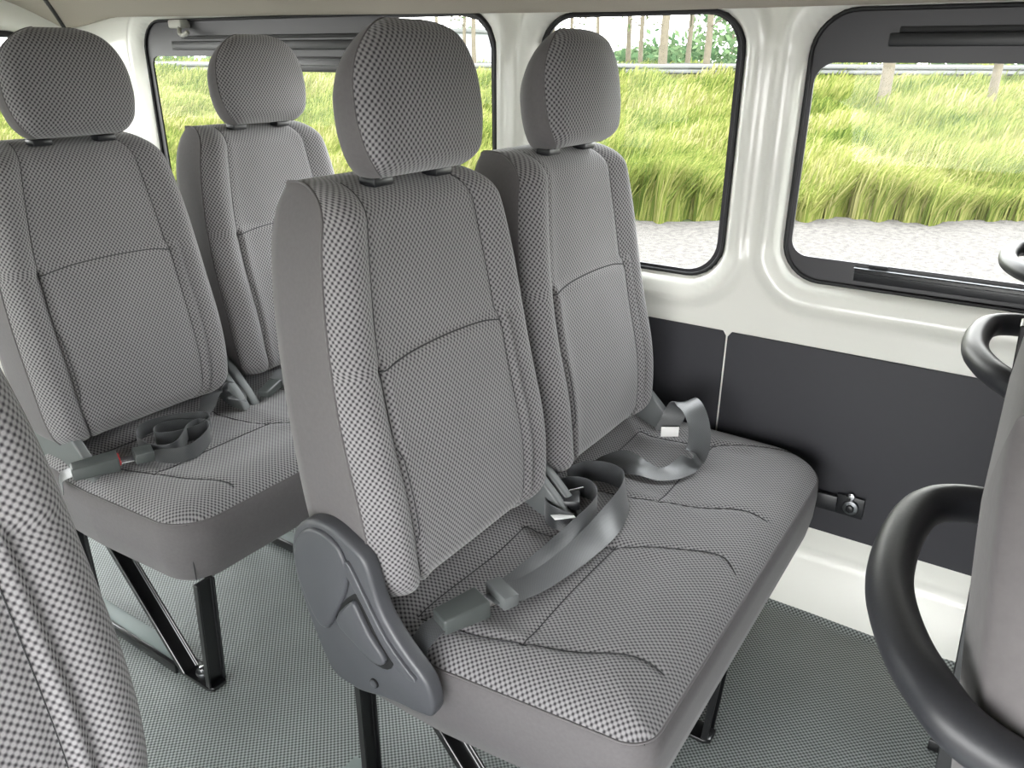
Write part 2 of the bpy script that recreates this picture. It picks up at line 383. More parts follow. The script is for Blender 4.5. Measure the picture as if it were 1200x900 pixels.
COVER = [(0.866, 0.613), (0.842, 0.641), (0.817, 0.653), (0.784, 0.655), (0.75, 0.643), (0.718, 0.624), (0.706, 0.602), (0.698, 0.571), (0.681, 0.53), (0.65, 0.492), (0.613, 0.458), (0.600, 0.439), (0.593, 0.411), (0.597, 0.388), (0.613, 0.380), (0.672, 0.373), (0.708, 0.367), (0.741, 0.358), (0.768, 0.358), (0.798, 0.362), (0.820, 0.385), (0.846, 0.446), (0.868, 0.515), (0.874, 0.568)]
def recliner(root, x):
    c = catmull(COVER, 3, True)
    o = prism('recliner_cover', c, 'x', x, x + .03, 'plastic', root, .008, 4)
    dome = [(.856, .600), (.838, .628), (.814, .642), (.785, .642), (.759, .626), (.746, .593), (.752, .552), (.776, .505), (.800, .462), (.826, .467), (.850, .514), (.862, .56)]
    prism('cover_dome', catmull(dome, 3, True), 'x', x - .007, x + .004, 'plastic', root, .006, 4)
    ridge = [(.745, .610), (.722, .575), (.702, .54), (.676, .500), (.644, .468), (.62, .448), (.64, .444), (.668, .465), (.692, .495), (.712, .530), (.735, .565), (.752, .59)]
    prism('cover_ridge', catmull(ridge, 3, True), 'x', x - .006, x + .004, 'plastic', root, .005, 3)
    recess = [(.786, .492), (.739, .552), (.722, .535), (.698, .495), (.668, .462), (.680, .436), (.715, .436), (.752, .458)]
    prism('lever_recess', catmull(recess, 3, True), 'x', x - .0012, x + .004, 'rubber', root, .001, 1)
    lever = [(.777, .491), (.740, .541), (.727, .530), (.707, .495), (.679, .462), (.687, .446), (.708, .446), (.740, .463)]
    prism('recline_lever', catmull(lever, 3, True), 'x', x - .010, x + .003, 'plastic', root, .005, 3)
    cyl('screw_cap', (x - .0005, .711, .394), (1, 0, 0), .0085, .004, 'rubber', root)
    cyl('screw_cap', (x - .0015, .711, .394), (1, 0, 0), .0068, .004, 'plastic', root)
def hinge(root, x):
    prism('hinge_cover', catmull([(.87, .60), (.82, .625), (.77, .60), (.70, .545), (.635, .478), (.625, .44), (.66, .42), (.86, .42)], 3, True), 'x', x, x + .022, 'hinge', root, .005, 3)
def strap(name, p, q, wdir, w, mat, parent, th=.005, lip=.014):
    """channel-section bar from p to q, its flat face w wide along wdir with two lips folded back"""
    p = Vector(p); q = Vector(q); u = (q - p).normalized(); wd = Vector(wdir).normalized(); nn = u.cross(wd).normalized()
    bm = bmesh.new()
    prof = [(-w / 2, 0), (w / 2, 0), (w / 2, lip), (w / 2 - th, lip), (w / 2 - th, th), (-w / 2 + th, th), (-w / 2 + th, lip), (-w / 2, lip)]
    A = [bm.verts.new(p + wd * a + nn * b) for a, b in prof]; B = [bm.verts.new(q + wd * a + nn * b) for a, b in prof]
    n = len(prof)
    for i in range(n): bm.faces.new((A[i], A[(i + 1) % n], B[(i + 1) % n], B[i]))
    bm.faces.new(A); bm.faces.new(B[::-1]); bmesh.ops.recalc_face_normals(bm, faces=bm.faces); bevbm(bm, .0012, 1)
    me = bpy.data.meshes.new(name); bm.to_mesh(me); bm.free(); return sharp(link(name, me, mat, parent))
def legset(root, x):
    strap('leg', (x, .332, .292), (x, .352, .012), (1, 0, 0), .044, 'legs', root)
    strap('leg', (x - .008, .665, .292), (x - .008, .43, .008), (1, 0, 0), .040, 'legs', root)
    strap('leg', (x, .84, .46), (x, .84, .012), (1, 0, 0), .04, 'legs', root)
    foot = [(x - .024, .345), (x - .016, .332), (x + .016, .332), (x + .024, .345), (x + .024, .46), (x - .024, .46)]
    prism('foot_plate', foot, 'z', .002, .012, 'legs', root, .002, 2)
    box('floor_rail', (x - .022, .45, .002), (x + .022, .90, .022), 'rail', root, .003)
    box('rail_edge', (x - .03, .45, .0015), (x - .02, .90, .026), 'legs', root, .002)
    for k, (r, z, h) in enumerate(((.016, .016, .008), (.0095, .023, .010))):
        b = cyl('bolt', (x + .002, .393, z), (0, 0, 1), r, h, 'chrome' if k else 'steel', root, 6 if k else 24, .001)

AX, BX = .938, 1.420
bench = empty('bench_seat', (1.2, .6, 0), 'double bench of woven grey fabric with two headrests, in the middle of the photo', 'seat', 'grey fabric passenger seats')
upright(AX, bench); upright(BX, bench)
_, CH = cushion(bench, .733, 1.775, [(.82, 1.145), (1.325, 1.655)])
recliner(bench, .682)
hinge(bench, 1.148); hinge(bench, 1.178); hinge(bench, 1.655)
box('seat_frame', (.78, .33, .285), (1.72, .82, .325), 'legs', bench, .01)
legset(bench, .775); legset(bench, 1.25)

def copy_tree(o, parent=None):
    if o.name.split('.')[0] in SKIP: return
    c = o.copy(); COL.objects.link(c)
    if parent is not None: c.parent = parent; c.matrix_parent_inverse = o.matrix_parent_inverse.copy()
    for ch in list(o.children): copy_tree(ch, c)
    return c
SKIP = ('recliner_cover', 'cover_dome', 'cover_ridge', 'lever_recess', 'recline_lever', 'screw_cap')
rear = empty('bench_seat', (1.2, 1.56, 0), 'double bench of woven grey fabric against the rear wall, behind the middle bench', 'seat', 'grey fabric passenger seats')
upright(AX + .002, rear, oy=.945, hz=.002); upright(BX + .018, rear, oy=.945, hz=.000)
c_, _ = cushion(rear, .725, 1.775, [(.82, 1.145), (1.325, 1.655)], yf=.315, r0=.085, taper=.02); c_.matrix_parent_inverse = Matrix.Translation((-1.2, -.60, 0))
for o_ in list(bench.children):
    if o_.name.split('.')[0] in ('seat_frame', 'leg', 'foot_plate', 'floor_rail', 'rail_edge', 'bolt', 'hinge_cover'): copy_tree(o_, rear)
for h_ in [c for c in rear.children if c.name.startswith('hinge_cover')][:1]:
    c = h_.copy(); COL.objects.link(c); c.parent = rear; c.matrix_parent_inverse = Matrix.Translation((-1.2 - .405, -.6, 0))

# single seat across the aisle
EX = .10
single = empty('single_seat', (EX, .6, 0), 'brightly lit single seat cut off by the left edge of the photo', 'seat', 'grey fabric passenger seats')
upright(EX, single)
cushion(single, EX - .235, EX + .225, [(EX - .15, EX + .12)], r1=.06)
hinge(single, EX + .2)
box('seat_frame', (EX - .18, .33, .285), (EX + .18, .82, .325), 'legs', single, .01)
legset(single, EX - .12); legset(single, EX + .12)

# front bench seen from behind, edge on, with grab handles
front = empty('bench_seat', (.95, -.31, 0), 'seat backs with black grab handles, cut off by the right edge of the photo', 'seat', 'grey fabric passenger seats')
FDY = -.938
def shift(root, dy):
    for o in root.children: o.matrix_parent_inverse = Matrix.Translation((-root.location.x, -root.location.y + dy, 0))
for cx in (.605, 1.12, 1.60): upright(cx, front)
cushion(front, .38, 1.77, [(.46, .72), (.95, 1.21), (1.44, 1.70)], yr=.78, r1=.06)
box('seat_frame', (.44, .33, .285), (1.70, .82, .325), 'legs', front, .01)
legset(front, .44); legset(front, 1.5)
shift(front, FDY)
for bx in (.885,):
    strap('frame_upright', (bx, -.022, 1.06), (bx, -.080, .02), (0, 1, 0), .034, 'legs', front, .004, .03)
def grab(x0, x1, z, root, s=1.0):
    q = [(.392, -.075), (.384, -.045), (.386, -.022), (.400, -.006), (.430, .012), (.474, .028), (.515, .034), (.560, .034), (.600, .028), (.624, .012), (.636, -.015), (.640, -.045), (.636, -.075)]
    p = [(x0 + a - .384, b, z - .35 * max(0, -b - .01)) for a, b in q]
    o = tubes('grab_handle', [catmull(p, 8)], .0145, 'handle', root, 20)
    return o
for x0, x1 in ((.384, 0), (.915, 0), (1.45, 0)): grab(x0, x1, .985, front)

# ------------------------------------------------------------------ shell of the van
WX = 1.80
def rr(y, z, y0, y1, z0, z1, r):
    cy, cz = (y0 + y1) / 2, (z0 + z1) / 2; qy = np.abs(y - cy) - (y1 - y0) / 2 + r; qz = np.abs(z - cz) - (z1 - z0) / 2 + r
    return np.hypot(np.maximum(qy, 0), np.maximum(qz, 0)) + np.minimum(np.maximum(qy, qz), 0) - r
WINS = [(1.272, 2.800, .79, 1.412, .10), (.615, 1.131, .807, 1.396, .085), (-.95, .473, .834, 1.392, .085)]
def grid_wall(name, u0, u1, v0, v1, step, sdf, disp, tomap, mat, kind='structure'):
    nu = int(round((u1 - u0) / step)); nv = int(round((v1 - v0) / step))
    U, V = np.meshgrid(np.linspace(u0, u1, nu + 1), np.linspace(v0, v1, nv + 1))
    S = sdf(U, V); U = U.copy(); V = V.copy(); keep = (S > 0); cell = keep[:-1, :-1] | keep[1:, :-1] | keep[:-1, 1:] | keep[1:, 1:]
    for _ in range(3):
        S = sdf(U, V); m = S < 0; gu = (sdf(U + 1e-4, V) - sdf(U - 1e-4, V)) / 2e-4; gv = (sdf(U, V + 1e-4) - sdf(U, V - 1e-4)) / 2e-4
        U = np.where(m & (S > -3 * step), U - S * gu, U); V = np.where(m & (S > -3 * step), V - S * gv, V)
    S = sdf(U, V); P = tomap(U, V, disp(U, V, S)).reshape(-1, 3); I = np.arange(U.size).reshape(U.shape)
    F = np.stack([I[:-1, :-1][cell], I[:-1, 1:][cell], I[1:, 1:][cell], I[1:, :-1][cell]], -1)
    used = np.unique(F); mp = np.full(U.size, -1); mp[used] = np.arange(len(used))
    o = link(name, mesh(name, P[used], mp[F]), mat); 
    if kind: o['kind'] = kind
    return o
def wall_sdf(y, z):
    return np.minimum.reduce([rr(y, z, *w) for w in WINS])
def wall_disp(y, z, s):
    a = np.minimum.reduce([rr(y, z, *w) for w in WINS])
    x = WX + .030 * (1 - smoothstep(a / .020))                      # reveal round each window
    x = x - .010 * smoothstep((a - .030) / .012) + .012 * smoothstep((a - .058) / .02)
    # shallow channel in the pillars
    for yc, w in ((1.20, .02), (.545, .018)):
        x = x + .010 * (1 - smoothstep((np.abs(y - yc) - w) / .012)) * smoothstep((z - .86) / .06)
    x = x - .012 * (1 - smoothstep((np.abs(rr(y, z, .50, .60, .735, .80, .02)) ) / .006)) * .25
    x = x - .035 * (1 - smoothstep((z - .0) / .20))                  # sill slopes in towards the floor
    x = x + .004 * (1 - smoothstep(np.abs(z - .155) / .008))
    x = x + .001 * smoothstep((.735 - z) / .03) * smoothstep((z - .17) / .03)
    return x
grid_wall('wall_right', -2.3, 3.3, -.03, 1.50, .011, wall_sdf, wall_disp, lambda y, z, x: np.stack([x, y, z], -1), 'white')

def rrpts(y0, y1, z0, z1, r, n=8):
    out = []
    for cy, cz, a0 in ((y1 - r, z1 - r, 0), (y0 + r, z1 - r, 90), (y0 + r, z0 + r, 180), (y1 - r, z0 + r, 270)):
        for k in range(n + 1):
            a = math.radians(a0 + 90 * k / n); out.append((cy + r * math.cos(a), cz + r * math.sin(a)))
    return out
def ring(name, outer, inner, x0, x1, mat, parent):
    n = len(outer); V = []; F = []
    for x in (x0, x1):
        for p in outer: V.append((x, p[0], p[1]))
        for p in inner: V.append((x, p[0], p[1]))
    for i in range(n):
        j = (i + 1) % n; F += [(i, j, n + j, n + i), (2 * n + i, 3 * n + i, 3 * n + j, 2 * n + j), (n + i, n + j, 3 * n + j, 3 * n + i), (i, 2 * n + i, 2 * n + j, j)]
    o = link(name, mesh(name, V, F), mat, parent, False); return sharp(o)
def holed(name, outer, inner, x0, x1, mat, parent):
    bm = bmesh.new()
    for x in (x0, x1):
        es = []
        for lp in (outer, inner):
            vs_ = [bm.verts.new((x, p[0], p[1])) for p in lp]; es += [bm.edges.new((vs_[i], vs_[(i + 1) % len(vs_)])) for i in range(len(vs_))]
        bmesh.ops.triangle_fill(bm, use_beauty=True, edges=es, normal=(1, 0, 0))
    me = bpy.data.meshes.new(name); bm.to_mesh(me); bm.free(); return link(name, me, mat, parent, False)
GX = WX + .026
def window(i, w, glassrect, label):
    root = empty('window_%d' % i, (GX, (w[0] + w[1]) / 2, w[2]), label, 'window', None, 'structure')
    outer = rrpts(w[0] - .012, w[1] + .012, w[2] - .012, w[3] + .012, w[4] + .01); inner = list(glassrect) if isinstance(glassrect[0], tuple) else rrpts(*glassrect)
    (holed if isinstance(glassrect[0], tuple) else ring)('glass_border', outer, inner, GX, GX + .006, 'frit', root)
    V = [(GX + .003, *p) for p in outer]; link('pane', mesh('pane', V, [tuple(range(len(V)))]), 'glass', root, False)
    seal = rrpts(w[0] + .001, w[1] - .001, w[2] + .001, w[3] - .001, w[4]); tubes('rubber_seal', [np.array([(GX - .004, *p) for p in seal])], .0045, 'rubber', root, 8, True)
    return root
W1IN = tuple([(1.284, .90), (1.29, .86), (1.32, .83), (2.74, .83), (2.77, .86), (2.775, 1.27), (2.765, 1.290), (2.745, 1.298), (1.665, 1.298), (1.660, 1.30), (1.655, 1.31), (1.650, 1.385), (1.645, 1.395), (1.635, 1.399), (1.38, 1.399), (1.33, 1.388), (1.30, 1.36), (1.288, 1.32)])
w1 = window(1, WINS[0], W1IN, 'long rear side window with black sliding rails')
w2 = window(2, WINS[1], (.631, 1.121, .819, 1.388, .075), 'square side window between the two white pillars')
w3 = window(3, WINS[2], (-.90, .460, .888, 1.292, .04), 'wide side window above the black floor panel at the right')
# w1: clear upper pane in front part; the border only darkens the rear part, plus slide channels
def rail(root, name, y0, y1, z0, z1, d, mat='black'):
    return box(name, (GX - d, y0, z0), (GX + .001, y1, z1), mat, root, .003)
rail(w1, 'slide_rail', 1.68, 2.63, 1.318, 1.345, .014); rail(w1, 'slide_rail', 1.70, 2.58, 1.352, 1.362, .008, 'rubber')
rail(w1, 'slide_rail', 1.66, 2.10, 1.255, 1.298, .010); rail(w1, 'chrome_strip', 1.67, 2.09, 1.272, 1.2745, .012, 'steel')
rail(w1, 'chrome_strip', 1.67, 2.09, 1.290, 1.292, .012, 'steel')
rail(w3, 'slide_rail', -.85, .325, 1.322, 1.346, .016); rail(w3, 'rail_slot', -.85, .31, 1.347, 1.358, .004, 'rubber')
rail(w3, 'slide_rail', -.85, .315, .850, .878, .012); rail(w3, 'chrome_strip', -.85, .318, .876, .880, .014, 'steel'); rail(w3, 'chrome_strip', -.85, .316, .868, .8695, .0145, 'steel')
rail(w3, 'rail_stop', .25, .29, .88, .889, .008, 'rubber')

# charcoal lower panels
pz0, pz1 = .228, .688
def panel(i, y0, y1, label):
    c = .012; pts = [(y0, pz0), (y1, pz0), (y1, pz1 - c), (y1 - c * .7, pz1), (y0 + c * .7, pz1), (y0, pz1 - c)]
    o = prism('trim_%d' % i, pts, 'x', WX - .0035, WX + .003, 'panel', None, .001, 1); tag(o, label, 'trim', None, 'structure'); return o
panel(1, -2.2, .5715, 'charcoal lower wall panel right of the seam'); panel(2, .5770, 3.1, 'charcoal lower wall panel left of the seam')
# floor mat
def mat_h(x, y): return .006 * np.exp(-((x * .35 + y - .56) / .05) ** 2) * smoothstep((x - 1.2) / .2) * smoothstep((.3 - y) / .1) + .003 * np.sin(x * 9 + y * 6) * smoothstep((x - 1.2) / .3) * smoothstep((.3 - y) / .2) - .003
gx, gy = np.meshgrid(np.linspace(-.6, WX - .02, 160), np.linspace(-2.3, 3.3, 280)); gz = mat_h(gx, gy)
gz = gz + .03 * smoothstep((gx - (WX - .052)) / .05)
I = np.arange(gx.size).reshape(gx.shape)
fl = link('floor', mesh('floor', np.stack([gx, gy, gz], -1).reshape(-1, 3), np.stack([I[:-1, :-1], I[:-1, 1:], I[1:, 1:], I[1:, :-1]], -1).reshape(-1, 4)), 'mat'); fl['kind'] = 'structure'
o = box('trim_3', (-.6, -2.3, -.12), (WX + .05, 3.35, -.02), 'black', None, .004); tag(o, 'underside of the floor', 'trim', None, 'structure')

# ceiling liner: lip above the windows, curving up to a flat crown
ex = np.concatenate([[0, .002, .006, .012, .02, .03, .045], np.linspace(.06, .4, 22), np.linspace(.45, 2.4, 14)])
yy = np.linspace(-2.3, 3.28, 140)
def ce(y): return 1.398 + .030 * np.clip((y - .9) / 2.0, 0, 1.2)
EX_, YY = np.meshgrid(ex, yy); dr = (3.28 - YY).clip(0)
dd = np.minimum(EX_, dr * .8 + .0)
ZZ = ce(YY) + .018 * smoothstep(1 - EX_ / .012) - .002 + .14 * (1 - np.exp(-np.maximum(EX_ - .03, 0) / .22)) - .035 * smoothstep((YY - 2.85) / .35) * np.exp(-(EX_ / .5) ** 2)
XX = WX - .004 - EX_
I = np.arange(XX.size).reshape(XX.shape)
cl = link('ceiling', mesh('ceiling', np.stack([XX, YY, ZZ], -1).reshape(-1, 3), np.stack([I[:-1, :-1], I[1:, :-1], I[1:, 1:], I[:-1, 1:]], -1).reshape(-1, 4)), 'liner'); cl['kind'] = 'structure'
o = box('trim_4', (-.62, -2.3, 1.60), (WX + .05, 3.4, 1.63), 'white', None, .01); tag(o, 'outer roof skin', 'trim', None, 'structure')
def zc_(x, y): e_ = WX - .004 - x; return float(ce(y) - .002 + .14 * (1 - np.exp(-max(e_ - .03, 0) / .22)) - .035 * smoothstep((y - 2.85) / .35) * np.exp(-(e_ / .5) ** 2))
# liner cross seam and rear corner strip
tubes_ = tubes('trim_5', [[(x_, 3.215 - (1.775 - x_) * 1.2, zc_(x_, 3.215 - (1.775 - x_) * 1.2) - .003) for x_ in np.linspace(1.780, 1.45, 24)]], .007, 'rubber', None, 10)
tag(tubes_, 'black weatherstrip in the rear corner of the headliner', 'trim', None, 'structure')
# rear wall with the tailgate window
def rear_sdf(x, z): return rr(x, z, .12, 1.672, .80, 1.372, .09)
def rear_disp(x, z, s): return 3.25 + .03 * (1 - smoothstep(s / .03)) - .008 * smoothstep((s - .03) / .02) - .02 * smoothstep((x - 1.70) / .08)
grid_wall('wall_back', -.6, 1.83, -.03, 1.50, .014, rear_sdf, rear_disp, lambda x, z, y: np.stack([x, y, z], -1), 'white')
w4 = empty('window_4', (.9, 3.29, .8), 'tailgate window at the top left edge', 'window', None, 'structure')
pts = rrpts(.11, 1.682, .79, 1.382, .09)
link('pane', mesh('pane', [(p[0], 3.29, p[1]) for p in pts], [tuple(range(len(pts)))]), 'glass', w4, False)
tubes('rubber_seal', [np.array([(p[0], 3.272, p[1]) for p in rrpts(.122, 1.67, .802, 1.37, .09)])], .012, 'rubber', w4, 8, True)
# door side: low wall, rear pillar and added light-stopping beam; the sliding door stands open beside the camera
wl = empty('wall_left', (-.6, 1.9, 0), 'door side of the van behind the single seat', 'wall', None, 'structure')
box('lower_wall', (-.66, 1.05, -.03), (-.60, 3.3, .80), 'white', wl, .01)
box('pillar', (-.66, 1.05, .79), (-.60, 1.15, 1.42), 'white', wl, .01); box('pillar', (-.66, 2.1, .79), (-.60, 2.2, 1.42), 'white', wl, .01)
box('pillar', (-.66, 3.2, .79), (-.60, 3.3, 1.42), 'white', wl, .01); box('door_light_stop', (-.66, -2.3, 1.26), (-.60, 3.3, 1.62), 'white', wl, .01)  # unseen top beam hung low to keep sky light off the headrests

for y0, y1 in ((1.15, 2.1), (2.2, 3.2)):
    box('pane', (-.634, y0, .80), (-.630, y1, 1.40), 'glass', wl, 0)  # unseen tinted panes put in to dim light on the rear bench
box('front_pillar', (-.66, -.75, -.03), (-.60, -.62, 1.42), 'white', wl, .01); box('cab_door_panel', (-.66, -2.3, -.03), (-.60, -.74, .85), 'panel', wl, .01)
wf = empty('wall_front', (.6, -2.32, 0), 'unseen front end of the cab, added to close off sky light', 'wall', None, 'structure')
box('dashboard', (-.6, -2.45, -.03), (WX, -2.05, .92), 'panel', wf, .04); box('screen_light_stop', (-.6, -2.36, 1.22), (WX, -2.30, 1.62), 'liner', wf, .01)  # unseen cab front; beam above the screen lowered to limit sky light
box('windscreen', (-.6, -2.335, .88), (WX, -2.33, 1.38), 'glass', wf, 0)
# small fittings
hk = empty('coat_hook', (WX - .03, 2.52, 1.39), 'small pale grey coat hook on the dark border above the rear side window', 'hook')
box('hook_base', (WX - .012, 2.53, 1.385), (WX + .03, 2.60, 1.412), 'hook', hk, .006); tubes('hook_arm', [catmull([(WX + .0, 2.55, 1.392), (WX - .02, 2.53, 1.372), (WX - .03, 2.50, 1.362), (WX - .026, 2.475, 1.372)], 6)], .007, 'hook', hk, 10)
br = empty('seat_anchor_bracket', (WX - .02, .23, .33), 'small black metal bracket with a round bolt on the charcoal panel beside the bench', 'bracket')
box('bracket_plate', (WX - .016, .200, .296), (WX - .008, .262, .348), 'black', br, .002); box('bracket_arm', (WX - .024, .258, .300), (WX - .010, .36, .342), 'black', br, .004)
cyl('bolt', (WX - .020, .228, .323), (1, 0, 0), .018, .012, 'steel', br, 32, .003); cyl('bolt_head', (WX - .028, .228, .323), (1, 0, 0), .010, .010, 'black', br, 6, .002)
cyl('bolt_lug', (WX - .016, .232, .348), (1, 0, 0), .009, .006, 'chrome', br, 20, .001)

# ------------------------------------------------------------------ seat belts
def ribbon(name, pts, parent, w=.046, mat='webbing', n=10, th=.0014):
    """pts: (x, y, z, wx, wy, wz) centre and width direction"""
    Q = catmull([p for p in pts], n); C = Q[:, :3]; Wd = Q[:, 3:]; T = np.gradient(C, axis=0); T /= np.linalg.norm(T, axis=1)[:, None]
    Wd = Wd - T * (Wd * T).sum(1)[:, None]; Wd /= np.linalg.norm(Wd, axis=1)[:, None]; N = np.cross(T, Wd)
    arc = np.concatenate([[0], np.cumsum(np.linalg.norm(np.diff(C, axis=0), axis=1))]); K = 6; V = []; U = []; F = []
    for s in (1, -1):
        for i in range(len(C)):
            for k in range(K + 1):
                t = k / K * 2 - 1; V.append(C[i] + Wd[i] * t * w / 2 + N[i] * (s * th / 2)); U.append((t * w / 2, arc[i]))
    m = len(C) * (K + 1)
    for i in range(len(C) - 1):
        for k in range(K):
            a = i * (K + 1) + k; F.append((a, a + 1, a + K + 2, a + K + 1)); F.append((m + a, m + a + K + 1, m + a + K + 2, m + a + 1))
        for k in (0, K):
            a = i * (K + 1) + k; F.append((a, a + K + 1, m + a + K + 1, m + a))
    for i in (0, len(C) - 1):
        for k in range(K): a = i * (K + 1) + k; F.append((a, a + 1, m + a + 1, m + a))
    return sharp(link(name, mesh(name, V, F, U), mat, parent), 60)
def rotz(a, tilt=0.0): return (Matrix.Rotation(a, 3, 'Z') @ Matrix.Rotation(tilt, 3, 'Y'))
def wedge_buckle(root, c, ang, tilt, L=.082, W=.050, H=.034, red=False):
    R = rotz(ang, tilt); bm = bmesh.new(); bmesh.ops.create_cube(bm, size=1)
    for v in bm.verts:
        k = 1.0 if v.co.x > 0 else .82; v.co = Vector((v.co.x * L, v.co.y * W * k, v.co.z * H * k))
    bevbm(bm, .0045, 3); bm.transform(Matrix.Translation(Vector(c)) @ R.to_4x4()); me = bpy.data.meshes.new('buckle'); bm.to_mesh(me); bm.free()
    o = sharp(link('buckle', me, 'buckle', root))
    if red:
        p = Vector(c) + R @ Vector((L / 2 - .001, 0, .002)); box('release_button', p - Vector((.004, .016, .009)), p + Vector((.004, .016, .009)), 'red', o, .002, R)
    return R
def tongue(root, c, ang, tilt, mat='buckle', L=.028, W=.058, H=.024):
    R = rotz(ang, tilt); o = box('tongue_grip', Vector(c) - Vector((L, W, H)) / 2, Vector(c) + Vector((L, W, H)) / 2, mat, root, .003, R)
    p = Vector(c) + R @ Vector((-L / 2 - .012, 0, -.004)); box('tongue_plate', p - Vector((.016, .016, .0012)), p + Vector((.016, .016, .0012)), 'chrome', root, .0005, R)
    p = Vector(c) + R @ Vector((L / 2 - .001, 0, 0)); box('edge_trim', p - Vector((.0015, W / 2 - .001, H / 2 - .002)), p + Vector((.0015, W / 2 - .001, H / 2 - .002)), 'steel', root, .0005, R)

zc = .462
beltA = empty('seat_belt', (.98, .6, .46), 'grey lap belt buckled and coiled on the near half of the middle bench', 'seat belt', 'lap belts on the benches')
aA = math.atan2(-.048, .115)
wedge_buckle(beltA, (.800, .628, .490), aA, -.06)
ribbon('buckle_strap', [(.712, .648, .425, .2, 1, 0), (.722, .655, .452, .3, 1, .1), (.742, .652, .474, .4, 1, .1), (.765, .644, .482, .4, 1, 0)], beltA, .040)
tubes('stitching', [catmull([(.7085 + .003 * (i % 2), .625 + .0042 * i, .446 - .0006 * i) for i in range(12)], 3)], .0009, 'stitch', beltA, 6)
tongue(beltA, (.872, .600, .492), aA, 0.03, 'hinge')
U = (0, 0, 1)
ribbon('webbing', [(.876, .598, .487, .35, 1, 0), (.93, .583, .478, .25, 1, 0), (1.0, .571, .475, .12, 1, .05), (1.08, .560, .480, 0, 1, .2), (1.15, .556, .487, -.1, .9, .5), (1.215, .560, .492, -.1, .6, .9), (1.275, .575, .490, -.1, .3, 1), (1.322, .606, .488, *U), (1.334, .650, .488, *U), (1.312, .690, .488, *U), (1.268, .706, .488, *U)], beltA, .052)
ribbon('webbing', [(.876, .608, .482, .35, 1, 0), (.94, .605, .476, .2, 1, .1), (1.02, .597, .477, .1, 1, .3), (1.10, .590, .482, 0, .8, .8), (1.17, .595, .484, 0, .3, 1), (1.222, .612, .484, *U), (1.252, .642, .485, *U), (1.248, .678, .486, *U), (1.215, .700, .486, *U), (1.175, .700, .484, *U), (1.142, .682, .482, *U), (1.132, .655, .478, .1, 0, 1), (1.142, .628, .468, .3, .1, .8)], beltA, .050)
box('label_tag', (1.110, .628, .489), (1.156, .646, .4905), 'label', beltA, .0004, rotz(-.55, .15))
box('adjuster', (1.165, .637, .480), (1.222, .673, .500), 'black', beltA, .004, rotz(.5, .1))
tubes('adjuster_bar', [[(1.180, .676, .505), (1.226, .646, .505)]], .0028, 'chrome', beltA, 8)
beltB = empty('seat_belt', (1.55, .58, .47), 'dark lap belt lying in an open twist on the window half of the middle bench', 'seat belt', 'lap belts on the benches')
Rr = (.556, -.831, .0)
ribbon('webbing', [(1.375, .690, .458, .2, .5, .9), (1.388, .672, .474, .3, .3, .9), (1.412, .645, .482, .5, .3, .8), (1.420, .605, .474, .8, .5, .3), (1.425, .570, .468, .8, .6, .1), (1.452, .545, .468, .45, .9, .1), (1.492, .530, .476, .2, .9, .35), (1.520, .524, .490, .45, -.6, -.1), (1.545, .528, .512, *Rr), (1.575, .545, .540, *Rr), (1.600, .570, .560, .5, -.8, .2), (1.620, .596, .562, .4, -.8, .3), (1.628, .612, .545, .4, -.85, .1), (1.624, .622, .520, .45, -.83, 0), (1.612, .628, .497, .5, -.83, 0), (1.600, .632, .478, .5, -.83, 0)], beltB, .050)
box('label_tag', (1.578, .6185, .474), (1.620, .6205, .499), 'label', beltB, .0005, rotz(-.95))

beltC = empty('seat_belt', (.92, 1.55, .46), 'lap belt coiled beside its red-button buckle on the left half of the rear bench', 'seat belt', 'lap belts on the benches')
aC = math.atan2(-.05, .115)
wedge_buckle(beltC, (.747, 1.570, .487), aC, -.03, .092, .050, .034, True)
ribbon('buckle_strap', [(.700, 1.64, .43, .3, 1, 0), (.700, 1.622, .465, .3, 1, 0), (.715, 1.590, .484, .3, 1, 0)], beltC, .034)
tongue(beltC, (.836, 1.533, .488), aC, .03, 'buckle', .038, .046)
ribbon('webbing', [(.850, 1.520, .484, .3, 1, .3), (.885, 1.490, .476, .1, .6, 1), (.925, 1.480, .476, 0, .3, 1), (.975, 1.500, .480, 0, .1, 1), (1.005, 1.530, .486, *U), (.995, 1.556, .490, *U), (.965, 1.552, .490, *U), (.935, 1.530, .486, *U), (.905, 1.512, .482, *U), (.878, 1.520, .480, *U), (.862, 1.560, .482, *U), (.870, 1.610, .486, *U), (.905, 1.645, .488, *U), (.955, 1.645, .488, *U), (1.00, 1.610, .490, *U), (1.03, 1.575, .490, *U), (1.018, 1.545, .488, .1, 0, 1), (.98, 1.540, .484, *U), (.93, 1.560, .482, *U), (.905, 1.590, .482, *U), (.925, 1.620, .482, *U), (.965, 1.615, .482, *U), (1.0, 1.585, .478, *U)], beltC, .034)
ribbon('webbing', [(.995, 1.585, .478, .6, -.5, .4), (1.03, 1.60, .480, .6, -.5, .4), (1.07, 1.625, .492, .6, -.6, .3), (1.105, 1.650, .508, .6, -.6, .2), (1.13, 1.655, .514, .6, -.6, 0), (1.15, 1.640, .506, .6, -.6, 0), (1.155, 1.622, .496, .6, -.6, -.2), (1.145, 1.605, .488, .5, -.6, -.4)], beltC, .046)
beltD = empty('seat_belt', (1.25, 1.6, .46), 'black belt buckle on the far half of the rear bench, mostly hidden', 'seat belt', 'lap belts on the benches')
wedge_buckle(beltD, (1.245, 1.60, .488), .35, -.1, .07, .036, .024)
ribbon('webbing', [(1.275, 1.60, .50, .2, 1, .3), (1.31, 1.615, .505, .2, 1, .3), (1.36, 1.60, .48, .2, 1, 0), (1.45, 1.58, .478, .1, 1, 0)], beltD)
beltE = empty('seat_belt', (.33, .62, .46), 'dark buckle beside the single seat at the bottom left edge', 'seat belt', 'lap belts on the benches')
